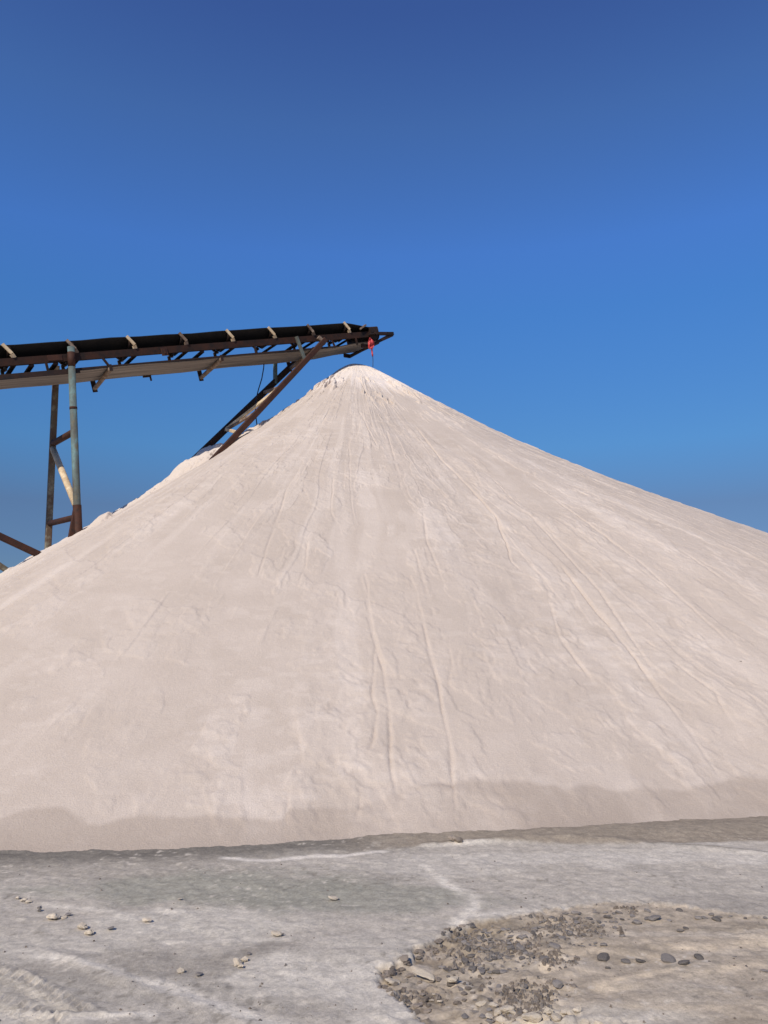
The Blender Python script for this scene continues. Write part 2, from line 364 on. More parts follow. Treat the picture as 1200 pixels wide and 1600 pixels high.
for pts, w, k in [([(655, 1345), (700, 1380), (738, 1400), (737, 1425), (700, 1447)], .05, .75), ([(40, 1488), (130, 1500), (240, 1538), (340, 1572), (460, 1610)], .04, .6),
                  ([(230, 1528), (330, 1562), (480, 1610)], .05, .5), ([(720, 1432), (800, 1424), (900, 1418)], .05, .6), ([(20, 1580), (100, 1590), (260, 1583)], .03, .5),
                  ([(60, 1410), (150, 1418), (260, 1440)], .04, .5), ([(250, 1470), (350, 1468), (480, 1462)], .03, .5), ([(650, 1322), (760, 1316), (900, 1312), (980, 1316)], .04, .9)]:
    ALB = mixc(ALB, W, min(1, 1.35 * k) * streak(pts, w, int(pts[0][0])))
ALB = mixc(ALB, [.66, .65, .635], .95 * streak([(335, 1339), (380, 1341), (430, 1343), (480, 1337), (530, 1338), (580, 1331), (612, 1330)], .030, 71, .25))
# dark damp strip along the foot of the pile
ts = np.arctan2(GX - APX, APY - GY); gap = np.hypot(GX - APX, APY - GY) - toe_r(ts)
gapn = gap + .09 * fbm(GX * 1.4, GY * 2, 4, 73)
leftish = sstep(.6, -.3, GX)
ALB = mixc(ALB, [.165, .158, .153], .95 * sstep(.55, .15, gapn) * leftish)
d, sd, al = seg_dist(GX, GY, APRON)
ALB = mixc(ALB, [.255, .228, .204], sstep(.40, .30, d - .16 * sstep(1.0, 3.6, GX) + .05 * fbm(GX * 2, GY * 3, 4, 74)) * sstep(.01, .05, al))
APM = sstep(.40, .30, d) * sstep(.01, .05, al)
d, sd, al = seg_dist(GX, GY, LIP); ALB = mixc(ALB, [.17, .16, .155], .7 * np.exp(-((d) / .02) ** 2) * (GY > 6.1) * sstep(.3, .8, al))
# the tan patch
S = np.full(GX.shape, -9.0); S[gi] = tan_mask(GX[gi], GY[gi])
tn = np.ones(GX.shape + (3,)) * np.array([.365, .325, .288])
tn = mixc(tn, [.40, .365, .335], sstep(-.1, .5, fbm(GX * 1.2, GY * 7, 5, 81)))
tn = mixc(tn, [.29, .258, .228], sstep(.15, .6, fbm(GX * 1.5 + 9, GY * 6, 5, 82)))
tn = mixc(tn, [.15, .125, .105], .85 * sstep(.42, .0, S) * sstep(.95, .35, GX) * sstep(-.15, .35, fbm(GX * 10, GY * 12, 5, 86)))
tn = mixc(tn, [.18, .162, .146], .8 * sstep(.05, .15, S) * sstep(.75, .35, S) * sstep(1.55, 1.1, GX) * sstep(-.1, .4, fbm(GX * 9, GY * 11, 5, 87)))
tn = mixc(tn, [.25, .215, .175], .7 * sstep(.5, .0, S) * sstep(.0, .5, fbm(GX * 6, GY * 6, 4, 83) + .4) * sstep(1.2, .6, GX))
for pts, w, k in [([(1010, 1477), (1100, 1484), (1220, 1474)], .045, .8), ([(920, 1544), (980, 1528), (1060, 1514)], .03, .75), ([(930, 1548), (1040, 1532), (1130, 1519), (1210, 1508)], .03, .65),
                  ([(835, 1512), (880, 1512)], .035, .9), ([(840, 1490), (930, 1484), (1000, 1496), (1050, 1494)], .05, .6), ([(960, 1575), (1100, 1575), (1210, 1580)], .03, .45),
                  ([(700, 1580), (780, 1596), (900, 1600)], .05, .5), ([(1160, 1470), (1220, 1466)], .05, .7)]:
    tn = mixc(tn, [.56, .49, .41], k * streak(pts, w, int(pts[0][0]) + 3))
ALB = ALB + (tn - ALB) * (sstep(-.015, .03, S) * (1 - .65 * sstep(.85, 1.5, S + .3 * fbm(GX * 2, GY * 2, 3, 84))))[..., None]
ALB = mixc(ALB, [.50, .485, .47], .5 * blob(960, 1590, .5, .12, .6, 85))
for pts, wd in TREADS:
    d, _, al = seg_dist(GX, GY, pts); ALB = mixc(ALB, [.50, .48, .46], .6 * sstep(wd * 1.1, wd * .6, d) * vnoise(GX * 22, GY * 22, 88) * sstep(0, .05, al) * sstep(1, .95, al))
flk = fbm(GX * 24, GY * 24, 4, 76); ALB = ALB * (1 + .09 * fbm(GX * 9, GY * 14, 5, 77) + .17 * flk + .10 * fbm(GX * 55, GY * 55, 3, 75) + .06 * fbm(GX * 3, GY * 5, 4, 78))[..., None]
ALB = mixc(ALB, [.50, .475, .455], .75 * (1 - APM) * sstep(.34, .50, flk) * sstep(.0, .4, fbm(GX * 2, GY * 3, 3, 79))); ALB = mixc(ALB, [.20, .19, .18], .6 * sstep(.36, .52, -flk) * sstep(.0, .4, fbm(GX * 2 + 30, GY * 3, 3, 80)))
crk = fbm(GX * 3.2, GY * 5.5, 5, 66, .6); ALB = mixc(ALB, [.20, .19, .182], .28 * np.exp(-(crk / .014) ** 2) * sstep(.05, .4, fbm(GX * 1.4, GY * 2.2, 3, 67)))
ALB = mixc(ALB, [.58, .56, .56], .95 * streak([(335, 1339), (380, 1341), (430, 1343), (480, 1337), (530, 1338), (580, 1331), (612, 1330)], .034, 71, .2))
ALB = np.clip(ALB * np.array([1.34, 1.24, 1.03]), .02, .82)
gme = grid_mesh("ground", np.stack([GX, GY, GZ], -1)); vcol(gme, "albedo", ALB); gme.materials.append(M['ground'])
ground = bpy.data.objects.new("ground", gme); C.objects.link(ground); tag(ground, kind="structure")
def ground_z(x, y): return float(ground_height(np.array([x]), np.array([y]))[0])

# the conveyor's frame of reference: s runs up the belt, t across it away from the viewer, w square to the belt
LAT = Vector((-.58169585, .81340638, 0)); B0 = Vector((-1.04725, 20.14935638, 10.31670361))
AX = Vector((.81340638 * math.cos(math.radians(17.115)), .58169585 * math.cos(math.radians(17.115)), math.sin(math.radians(17.115)))); NR = LAT.cross(AX) * -1
if NR.z < 0: NR = -NR
KB, EV = 1.056, Vector(EYE)                          # the whole frame sits this much farther from the viewer, over the peak
def L(s, t, w): return EV + (B0 + AX * s + LAT * (t * .83 if t > 0 else t) + NR * w - EV) * KB
def in_plane(px, py, t):                           # where the sight line of a pixel meets the upright plane of one side frame
    d = Vector(ray(px, py)); e = Vector(EYE); P = B0 + LAT * t; return e + d * ((P - e).dot(LAT) / d.dot(LAT)) * KB
# ------------------------------------------------------------------ the sand pile: cone with runnels, flow tongues, clods, a damp foot
th = np.concatenate([np.radians(np.linspace(-180, -110, 90, endpoint=False)), np.radians(np.linspace(-110, -66, 240, endpoint=False)), np.radians(np.linspace(-66, 66, 2050, endpoint=False)), np.radians(np.linspace(66, 180, 180, endpoint=False))])
q = np.linspace(0, 1, 740) ** .93
T, Q = np.meshgrid(th, q); R0 = toe_r(T) + .10 * fbm(np.sin(T) * 6, np.cos(T) * 6, 4, 90)
RR = Q * (R0 + .12)
X = APX + np.sin(T) * RR; Y = APY - np.cos(T) * RR
H = pile_base(T, np.maximum(RR - .10 * fbm(np.sin(T) * 6, np.cos(T) * 6, 4, 90) * Q, 0))
body = sstep(.15, 1.2, RR) * sstep(0, .5, toe_r(T) - RR + .15)
ta = T + .03 * fbm(X * .35, Y * .35, 3, 91)
D = .050 * fbm(ta * 9, RR * .28, 4, 92) * sstep(1, 6, RR)                        # broad flow tongues
D += .009 * fbm(ta * 34, RR * .55, 4, 93) * sstep(.5, 3, RR)                      # streaks that run down the slope
D += .009 * fbm(ta * 95, RR * .9, 3, 94) * sstep(.4, 1.2, RR) * sstep(9, 2.2, RR)   # fine runs near the top
fl = fbm(X * 1.5 + .5 * Y, H * 2.6 + X * .4, 5, 95); flake = sstep(.14, .20, fl)   # thin crust flakes with a step at their edge
fk2 = sstep(.10, .24, fbm(X * 3.2, H * 8, 4, 160)); fk3 = sstep(.16, .22, fbm(ta * 26, RR * 1.1, 5, 161))
D += .010 * flake + .010 * fk2 * vnoise(X * .8, H * 1.4, 162) + .012 * fk3 * .8 + .008 * fbm(X * 5, H * 9, 4, 96) + .005 * fbm(X * 16, H * 24, 3, 97)
lob = vnoise(ta * 22, RR * .35 + 3 * vnoise(ta * 22, np.floor(RR * 0), 98), 99); D += .010 * sstep(.62, .66, lob) * sstep(2, 5, RR) * (1 - sstep(.66, .95, lob))
def groove(pts, depth, w, seed):                   # a thin crack with a low bank on the side that slid
    L = pile_line(pts); up = depth < 0; depth = abs(depth) * .52
    xm, ym = np.array(L).T; sel = (X > xm.min() - .6) & (X < xm.max() + .6) & (Y > ym.min() - .6) & (Y < ym.max() + .6)
    x = X[sel] + .022 * fbm(X[sel] * 2.5, Y[sel] * 2.5, 4, seed); y = Y[sel] + .02 * fbm(X[sel] * 2.5, Y[sel] * 2.5, 4, seed + 5)
    d, sd, al = seg_dist(x, y, L); k = sstep(0, .12, al) * sstep(1, .86, al) * (.35 + .65 * sstep(.10, .6, vnoise(al * 9, al * 0, seed + 1)))
    wn_ = w * .36 * (.6 + .9 * vnoise(al * 20, al * 0, seed + 2))
    D[sel] += k * ((.5 * depth if up else -depth) * np.exp(-(d / wn_) ** 2) + .26 * depth * (sd > 0) * np.exp(-d / .30) * sstep(0, wn_, d))
GROOVES = [
    ([(700, 690), (770, 750), (850, 830), (930, 920), (985, 1000), (1040, 1085)], .035, .045), ([(600, 660), (622, 740), (640, 830), (668, 930), (690, 1010)], .03, .045), ([(470, 700), (440, 790), (410, 880), (380, 990), (365, 1100)], .03, .045), ([(760, 700), (880, 790), (1000, 880), (1120, 985), (1195, 1060)], .035, .05), ([(545, 690), (548, 780), (565, 870), (580, 950)], .035, .04),
    ([(520, 735), (518, 800), (535, 840), (556, 880), (572, 930), (582, 990), (598, 1040), (606, 1100), (610, 1180), (616, 1230), (636, 1303)], .055, .045),
    ([(570, 950), (588, 1000), (584, 1060), (582, 1090), (590, 1115), (585, 1160), (572, 1188)], .055, .04),
    ([(622, 835), (640, 900), (658, 960), (672, 1020), (685, 1070), (692, 1110), (702, 1160), (708, 1230), (716, 1295)], .055, .045),
    ([(640, 655), (690, 720), (735, 765), (775, 812), (790, 850), (800, 880), (830, 910)], .06, .05),
    ([(860, 945), (872, 990), (895, 1025), (915, 1050), (928, 1078)], .06, .045), ([(870, 880), (920, 945), (960, 990), (1000, 1045), (1030, 1085), (1075, 1140), (1120, 1210), (1132, 1232)], .07, .055),
    ([(940, 870), (1000, 910), (1060, 945)], -.035, .07), ([(482, 840), (478, 885), (462, 925)], .04, .04), ([(412, 890), (402, 920), (396, 950)], .035, .04),
    ([(452, 1228), (452, 1262), (440, 1305)], .05, .04), ([(1108, 1068), (1135, 1120), (1162, 1172)], .045, .05), ([(300, 985), (250, 1010), (214, 1062)], .035, .045),
    ([(160, 1080), (140, 1110), (120, 1150)], .03, .045), ([(660, 800), (668, 850), (700, 930)], .03, .05), ([(700, 1010), (706, 1040), (698, 1075)], .035, .035),
    ([(560, 1225), (562, 1260), (556, 1285)], .025, .04), ([(1000, 1000), (1080, 1060), (1150, 1110)], .03, .05), ([(340, 760), (260, 830), (190, 900)], .03, .06),
    ([(1060, 860), (1120, 900), (1190, 950)], .03, .06), ([(560, 590), (575, 620), (600, 650)], .05, .05), ([(545, 592), (520, 630), (500, 668)], .035, .05),
    ([(585, 600), (630, 640), (680, 690)], .04, .05), ([(560, 640), (575, 670), (590, 700)], .03, .04), ([(620, 610), (680, 645), (760, 690), (850, 730)], .04, .06),
    ([(452, 634), (430, 652), (416, 668), (392, 684), (370, 700)], .11, .05)]
for i, (pts, dp, w) in enumerate(GROOVES): groove(pts, dp, w, 110 + 3 * i)
D -= .07 * np.exp(-((RR - 1.75 - .18 * fbm(T * 5, T * 0, 3, 131)) / .14) ** 2) * sstep(.35, .6, vnoise(T * 4, T * 0, 132)) * (np.abs(T) < 1.5)   # slumped step round the tip
pk = vnoise(ta * 42, RR * 4.5, 133); front = sstep(.95, .6, np.abs(T)); D += front * sstep(.68, .80, pk) * .10 * sstep(1.4, 1.9, RR) * sstep(4.3, 3.0, RR) * sstep(.4, .75, vnoise(T * 7, RR * 1.2, 134))    # clods caught on the way down
D -= front * .09 * sstep(.70, .82, vnoise(ta * 50 + 7, RR * 4, 135)) * .9 * sstep(1.5, 2.2, RR) * sstep(4.6, 3.2, RR) * sstep(.35, .7, vnoise(T * 6, RR, 136))
# dug-over, clodded crest on the left where the struts come down
cl = sstep(np.radians(-38), np.radians(-52), T) * sstep(np.radians(-115), np.radians(-95), T) * sstep(2.2, 3.0, RR) * sstep(11.5, 9.5, RR)
cdn = np.abs(fbm(X * 2.6, Y * 2.6, 4, 140)); hot = np.exp(-((RR - 4.9) / 1.3) ** 2)
D += cl * (.03 + .20 * hot) * sstep(.05, .5, cdn) + cl * .05 * fbm(X * 7, Y * 7, 3, 141) * (.25 + hot)
for px_, py_, t_ in ((335, 716, -.10), (316, 706, 1.38), (292, 722, .9), (366, 690, .2)):
    E_ = in_plane(px_, py_, t_); up_ = E_.z - float(pile_h(np.array([E_.x]), np.array([E_.y]))[0])
    if 0 < up_ < 1.6: D = np.maximum(D, (up_ + .04) * np.exp(-(np.hypot(X - E_.x, Y - E_.y) / (.55 + .5 * up_)) ** 2 * (1 + .5 * fbm(X * 4, Y * 4, 3, 145))) + .07 * fbm(X * 5, Y * 5, 4, 146) * cl)
P0 = np.array([-6.35, 17.0]); D += .17 * sstep(.36, .05, np.hypot((X - P0[0]) / 1.0, (Y - P0[1])) + .16 * fbm(X * 5, Y * 5, 3, 142))
D += cl * .10 * sstep(.50, .62, vnoise(X * 1.6, Y * 1.6, 143)) * sstep(2.2, 3.0, RR) * sstep(5, 3.5, RR)
H = H + D * body
fresh = sstep(3.1, 1.9, RR + .9 * fbm(ta * 30, RR * .25, 4, 150) + .5 * np.sin(T) ** 2) * .9
fresh = np.maximum(fresh, .5 * cl)
DT = [tr(q_) for q_ in (on_pile(*p_) for p_ in ((5, 1278), (35, 1268), (62, 1262), (100, 1270), (135, 1296), (165, 1290), (220, 1281), (290, 1283), (325, 1276), (350, 1280), (400, 1286), (440, 1288), (452, 1262), (520, 1260), (560, 1256), (600, 1248), (625, 1236), (680, 1226), (745, 1233), (800, 1229), (860, 1224), (930, 1219), (1000, 1229), (1060, 1236), (1150, 1221), (1195, 1215))) if q_ is not None]
edge = np.interp(T, [t_ for t_, _ in DT], [float(toe_r(t_)) - r_ for t_, r_ in DT])
dm = (toe_r(T) - RR) + .05 * fbm(T * 30, T * 0 + 2, 4, 151) + .10 * fbm(X * 2.2, Y * 2.2, 4, 152)
damp = (.62 * sstep(edge + .05, edge - .03, dm) + .35 * sstep(edge + .1, edge - .75, dm)) * sstep(.05, .55, vnoise(X * 1.1 + 4, Y * 2.2, 153) + .25)
damp = np.maximum(damp, .55 * sstep(.22, .02, dm))
fk4 = sstep(.16, .34, fbm(X * 4.5, H * 15, 4, 164))      # short pale dashes where a crust has slipped
pale = .24 * fk4 * sstep(.25, .7, vnoise(X * .8, H * 1.2, 162)) + .15 * fk2 * vnoise(X * .8, H * 1.4, 165) + .22 * fk3 * sstep(.3, .6, vnoise(X * .6, H * .9, 163)) + .10 * flake + +.34 * sstep(.0, .5, fbm(ta * 40, RR * .3, 4, 155))
pme = grid_mesh("sand_pile", np.stack([X, Y, H], -1), wrap=True); vcol(pme, "mask", np.stack([np.clip(fresh, 0, 1), np.clip(damp, 0, 1), np.clip(pale * (1 - damp), 0, 1)], -1))
pme.materials.append(M['sand']); pile = bpy.data.objects.new("sand_pile", pme); C.objects.link(pile)
tag(pile, "huge pale cone of sand heaped up under the conveyor, with a damp foot", "sand pile")

# ------------------------------------------------------------------ the conveyor: s runs up the belt, t across it away from the viewer, w square to the belt
S0 = -33.0
conv = empty("conveyor", L(-7.6, .65, 0) * 1.0, "long rusty inclined belt conveyor on trestle legs, its head above the sand pile", "conveyor")
conv.location.z = 0
# belt loop
m = MB(); secs = []
def section(s, w, tilt, trough, wid=1.3):          # a cross-section of the belt as 6 points, lower face then upper
    fl = .40; hw = (wid - fl) / 2; c0 = .65; rise = (.22 + .014 * math.sin(s * 3.1) * math.sin(s * 1.3 + 1)) * trough; run = hw * (1 - .05 * trough); pts = [(c0 - fl / 2 - run, rise), (c0 - fl / 2, 0), (c0 + fl / 2, 0), (c0 + fl / 2 + run, rise)]
    nx, ny = tilt; th_ = .016
    return [L(s, t, w + dz - .22 * 0) for t, dz in pts] + [L(s + nx * th_, t, w + dz + ny * th_) for t, dz in pts]
for s in np.arange(S0, 0.01, .66): secs.append((section(s, -.22, (0, 1), 1), 0))
for k in (.2, .4, .6): secs.append((section(k, -.22 + .06 * k, (0, 1), 1 - k / .75), 0))
pc, pr = (.86, -.365), .185
for k in range(13):
    a = math.radians(95 - 190 * k / 12); secs.append((section(pc[0] + math.cos(a) * pr, pc[1] + math.sin(a) * pr, (math.cos(a), math.sin(a)), 0), 0 if k < 9 else 1))
secs.append((section(.1, -.575, (.1, -1), 0), 1)); secs.append((section(-.6, -.640, (0, -1), 0), 1))
for s in np.arange(-1.3, S0, -.66): secs.append((section(s, -.645 - .012 * math.sin(s * 2.3), (0, -1), 0), 1))
for (a, _), (b, mi) in zip(secs[:-1], secs[1:]):
    o = len(m.v); m.v += [tuple(p) for p in a + b]
    for i in range(3):
        m.f.append((o + i, o + i + 1, o + 9 + i, o + 8 + i)); m.m.append(0); m.f.append((o + 4 + i, o + 5 + i, o + 13 + i, o + 12 + i)); m.m.append(mi)
    m.f.append((o, o + 4, o + 12, o + 8)); m.m.append(0); m.f.append((o + 3, o + 7, o + 15, o + 11)); m.m.append(0)
belt = m.build("belt", [M['rubber'], M['belt_under']], conv)
belt["label"] = "black rubber belt, dusty brown on its returning underside"
# side frames
for t, fl in ((.06, 1), (1.24, -1)):
    w_, h_ = (-.350, .17) if fl > 0 else (-.53, .08)
    m = MB(); m.channel(L(S0, t, w_), L(1.0, t, w_), .07, h_, up=NR, flip=-fl)
    m.build("stringer", M['dark_rust'] if fl > 0 else M['black_steel'], conv)
    if fl > 0: m = MB(); m.angle(L(S0, t - .02, -.625), L(-.5, t - .02, -.625), .05, .045, up=NR, flip=-fl); m.build("lower_chord", M['black_steel'], conv)
# nose frame beyond the head pulley
m = MB()
for t in (.10, 1.2):
    m.bar(L(.98, t, -.33), L(1.72, t + (.12 if t < .5 else -.12), -.345), .07, .10, NR); m.bar(L(1.68, t + (.12 if t < .5 else -.12), -.385), L(.52, t, -.70), .06, .085, NR)
    m.bar(L(.40, t, -.645), L(.62, t, -.69), .07, .11, NR)
m.bar(L(1.68, .18, -.345), L(1.68, 1.12, -.345), .07, .07, NR); m.bar(L(.56, .13, -.72), L(.56, 1.17, -.72), .06, .06, NR)
m.build("nose_frame", M['black_steel'], conv)
# head pulley with bearings
m = MB(); m.tube(L(pc[0], .0, pc[1]), L(pc[0], 1.3, pc[1]), .175, 24); m.tube(L(pc[0], -.12, pc[1]), L(pc[0], 1.42, pc[1]), .045, 12)
pul = m.build("head_pulley", M['black_steel'], conv)
for t in (-.04, 1.34):
    m = MB(); m.bar(L(pc[0] - .13, t, -.26), L(pc[0] + .13, t, -.26), .10, .20, NR, .03); m.bar(L(pc[0] - .20, t, -.37), L(pc[0] + .16, t, -.37), .12, .05, NR)
    sub(m, "bearing", M['black_steel'], pul)
m = MB(); m.bar(L(.62, -.03, -.10), L(.40, -.03, -.20), .05, .05, NR); m.bar(L(.62, 1.33, -.10), L(.40, 1.33, -.20), .05, .05, NR); m.bar(L(.62, -.05, -.10), L(.62, 1.35, -.10), .05, .04, NR)
m.build("belt_scraper", M['tan_steel'], conv)
# troughing idlers: bracket > rollers
SI = [0.0, -1.19, -2.40, -3.62, -4.88, -6.15, -7.47, -8.77] + [-8.77 - 1.3 * k for k in range(1, 19)]
def bracket_mb(s, k, t):
    m = MB(); j = .02 * math.sin(k * 5.1)
    m.bar(L(s - .095 + j, t, .025 if t < 0 else -.03), L(s + .045 + j, t, -.19), .035, .074, AX)
    m.bar(L(s + .045 + j, t + (.05 if t < 0 else -.05), -.19), L(s + .07, t + (.08 if t < 0 else -.08), -.268), .05, .10, AX)
    return m
for k, s in enumerate(SI):
    b = bracket_mb(s, k, -.025).build("idler_bracket", M['dusty'] if k % 5 in (0, 2, 3) else M['tan_steel'], conv)
    if k < 9:
        bracket_mb(s, k, 1.325).build("idler_bracket", M['tan_steel'], conv)
        for p_, q_ in ((L(s, .005, -.055), L(s, .425, -.275)), (L(s, .45, -.29), L(s, .85, -.29)), (L(s, .875, -.275), L(s, 1.295, -.055))):
            m = MB(); m.tube(p_, q_, .045); sub(m, "roller", M['black_steel'], b, True)
        m = MB(); m.angle(L(s + .02, .03, -.425), L(s + .02, 1.27, -.435), .10, .035, up=NR); m.build("cross_beam", M['black_steel'], conv)
        if k < 8:
            m = MB(); m.bar(L(s, 1.26, -.24), L(s, 1.26, -.43), .06, .07, AX); m.bar(L(s - .10, 1.27, -.41), L(s + .08, 1.27, -.41), .03, .05, NR); m.build("post", M['tan_steel'], conv)
for s in (-4.45, -7.9, -8.4, -1.75):
    m = MB(); m.bar(L(s, .05, -.46), L(s - .02, 1.25, -.50), .11, .05, NR); m.build("cross_beam", M['black_steel'], conv)
for s, lean in ((-6.78, .10), (-8.1, 0), (-3.0, 0), (-.55, .05), (.22, 0)):
    m = MB(); m.bar(L(s - lean, .035, -.42), L(s, .035, -.62), .035, .055, AX); m.build("post", M['dark_rust'], conv)
m = MB(); m.bar(L(-5.42, .0, -.30), L(-5.42, .0, -.49), .03, .16, AX); m.bar(L(-5.42, -.02, -.33), L(-5.42, -.02, -.45), .02, .05, AX); m.build("splice_plate", M['red_rust'], conv)
m = MB(); m.bar(L(-8.05, .02, -.335), L(-7.75, .02, -.345), .03, .13, NR); m.build("splice_plate", M['red_rust'], conv)
m = MB(); m.bar(L(-20, .0, -.665), L(-7.45, .0, -.665), .02, .12, NR); m.build("skirt_plate", M['black_steel'], conv)
m = MB(); m.bar(L(-8.45, .55, -.57), L(-8.0, .55, -.555), .30, .05, NR); m.build("cover_plate", M['red_rust'], conv)
# return rollers under the belt
for k, s in enumerate((-1.3, -4.02, -6.78, -9.5, -12.2, -15, -17.7, -20.4, -23, -25.7, -28.4)):
    m = MB(); m.tube(L(s, -.03, -.70), L(s, 1.62, -.79), .055, 16)
    r = m.build("return_roller", M['tan_steel'], conv, True)
    m = MB(); m.bar(L(s, 1.62, -.55), L(s, 1.62, -.87), .03, .12, AX); sub(m, "roller_hanger", M['black_steel'], r)
    m = MB(); m.bar(L(s, -.045, -.60), L(s, -.045, -.75), .025, .07, AX); sub(m, "roller_hanger", M['black_steel'], r)
for s in (-5.55,):
    m = MB(); m.bar(L(s - .1, 1.28, -.68), L(s + .1, 1.28, -.68), .05, .05, NR); m.bar(L(s + .08, 1.28, -.69), L(s + .08, 1.28, -.80), .04, .04, AX); m.build("guide_lug", M['black_steel'], conv)
# trestle legs and braces
def down(P, Q, z=0.0): return P + (Q - P) * ((P.z - z) / (P.z - Q.z))
LT, LB = in_plane(111, 545, -.03), in_plane(122, 830, -.03); FT, FB = in_plane(88, 572, 1.36), in_plane(75, 855, 1.36)
tre = MB(); tre.tube(LT + (LT - LB) * .01, down(LT, LB), .078, 18, .086); leg = tre.build("leg", M['teal'], conv, True); leg["label"] = "near trestle leg with worn teal paint over rust"
for k0, k1, w_ in ((.325, .338, .086), (.86, 1.3, .094), (.02, .10, .084)):
    m = MB(); m.tube(LT + (LB - LT) * k0, LT + (LB - LT) * k1, w_, 18); sub(m, "collar", M['red_rust'], leg, True)
tre = MB(); tre.bar(FT, down(FT, FB), .12, .14, AX); leg2 = tre.build("leg", M['olive'], conv); leg2["label"] = "far trestle leg, olive brown"
def lerp(a, b, k): return a + (b - a) * k
def on_leg(y, T0, B1): # a point on a leg by its height
    return T0 + (B1 - T0) * ((T0.z - y) / (T0.z - B1.z))
za = lerp(LT, LB, (676 - 545) / 285).z; zb = lerp(LT, LB, (808 - 545) / 285).z
m = MB(); m.tube(on_leg(za, LT, LB), on_leg(za, FT, FB), .075, 14); m.build("cross_brace", M['red_rust'], conv, True)
m = MB(); m.tube(on_leg(zb, LT, LB), on_leg(zb, FT, FB), .07, 14); m.build("cross_brace", M['red_rust'], conv, True)
m = MB(); m.tube(on_leg(za - .10, FT, FB), on_leg(zb + .18, LT, LB), .075, 14); ob = m.build("cross_brace", M['dusty'], conv, True); ob["label"] = "slanting brace caked in pale sand"
m = MB(); m.bar(on_leg(zb + .3, LT, LB), on_leg(zb - .7, LT, LB) - AX * .22, .10, .12, AX); m.build("foot_gusset", M['red_rust'], conv)
# braces that come down from the left beyond the picture's edge
A1, A2 = in_plane(0, 838, -.02), in_plane(66, 869, -.02); m = MB(); m.bar(A1 + (A1 - A2) * 3.2, A2 + (A2 - A1) * .6, .12, .14); m.build("cross_brace", M['red_rust'], conv)
A1, A2 = in_plane(0, 884, 1.3), in_plane(18, 896, 1.3); m = MB(); m.bar(A1 + (A1 - A2) * 9, A2 + (A2 - A1) * 2, .12, .12); m.build("cross_brace", M['olive'], conv)
for s in (-13.5, -20.0, -26.5):                     # further trestles down the belt
    for t in (-.03, 1.36):
        P = L(s, t, -.30); m = MB(); m.bar(P, Vector((P.x, P.y, -.05)), .12, .15, AX); m.build("leg", M['olive'], conv)
    P, Q_ = L(s, -.03, -.30), L(s, 1.36, -.30); m = MB(); m.tube(Vector((P.x, P.y, P.z * .45)), Vector((Q_.x, Q_.y, P.z * .45)), .06); m.build("cross_brace", M['red_rust'], conv, True)
m = MB(); m.tube(L(S0, -.02, -.45), L(S0, 1.32, -.45), .22, 20); m.build("tail_pulley", M['black_steel'], conv, True)
# inclined struts that prop the head, with ties between them
T1, E1 = in_plane(505, 534, -.10), in_plane(335, 716, -.10); T2, E2 = in_plane(470, 558, 1.38), in_plane(316, 706, 1.38)
m = MB(); m.bar(T1 + (T1 - E1) * .02, E1 + (E1 - T1) * .12, .13, .15); st1 = m.build("strut", M['red_rust'], conv); st1["label"] = "near slanting strut of red brown rusty steel"
m = MB(); m.bar(T2 + (T2 - E2) * .06, E2 + (E2 - T2) * .10, .15, .17); st2 = m.build("strut", M['black_steel'], conv); st2["label"] = "far slanting strut of blackened steel"
for k1, k2, mt, r in ((.42, .40, 'tan_steel', .05), (.40, .80, 'dusty', .045), (.80, .78, 'dusty', .05), (.62, .80, 'tan_steel', .04)):
    m = MB(); m.bar(lerp(T1, E1, k1), lerp(T2, E2, k2), r * 1.7, r * 1.7); m.build("tie", M[mt], conv)
m = MB(); m.bar(in_plane(463, 526, -.11), in_plane(478, 566, -.11), .07, .09, AX); m.build("hanger", M['teal'], conv)
m = MB(); m.bar(in_plane(430, 558, 1.36), in_plane(430, 600, 1.36), .11, .10, AX); m.build("hanger", M['teal_blue'], conv)
m = MB(); m.bar(in_plane(497, 527, -.10), in_plane(508, 537, -.10), .10, .12, AX); m.build("hanger", M['tan_steel'], conv)

# ------------------------------------------------------------------ red rag on the nose, loose cable
rx = in_plane(578, 527, -.06)
rag = empty("rag", rx, "red rag tied under the tip of the conveyor above the pile's peak", "rag")
m = MB(); nU, nV = 9, 14; gv = []
for j in range(nV + 1):
    v = j / nV; wd = .035 + .075 * math.sin(min(1, v * 1.5) * math.pi * .62) * (1 - .75 * max(0, v - .6) / .4)
    for i in range(nU + 1):
        u = i / nU - .5; fold = .035 * math.sin(u * 15 + v * 5) * (.3 + v) + .02 * math.sin(v * 11 + u * 3)
        gv.append(rx + AX * (u * 2 * wd + .03 * math.sin(v * 4) + .05 * v) + LAT * fold + Vector((0, 0, -.36 * v - .05 * abs(u))))
o = len(m.v); m.v += [tuple(p) for p in gv]
for j in range(nV):
    for i in range(nU): a = j * (nU + 1) + i; m.f.append((a, a + 1, a + nU + 2, a + nU + 1)); m.m.append(0)
ro = m.build("cloth", M['rag'], rag, True); so = ro.modifiers.new("thick", 'SOLIDIFY'); so.thickness = .006
m = MB(); q0 = rx + AX * .06 + Vector((0, 0, -.30)); m.path([q0, q0 + AX * .02 + Vector((0, 0, -.14)), q0 + AX * .045 + Vector((0, 0, -.30))], .024); m.build("tail", M['rag'], rag, True)
m = MB(); q1 = q0 + AX * .045 + Vector((0, 0, -.28)); m.path([q1, q1 + AX * .015 + Vector((0, 0, -.16)), q1 + AX * .01 + Vector((0, 0, -.36))], .009); m.build("string", M['string'], rag, True)
m = MB(); pts = [in_plane(a, b, 1.0) for a, b in ((413, 561), (412, 575), (409, 592), (404, 608), (400, 624), (399, 640), (400, 652), (402, 668))]
m.path(pts, .016); m.bar(pts[0] + Vector((0, 0, .05)), pts[0] - Vector((0, 0, .07)), .05, .05, AX)
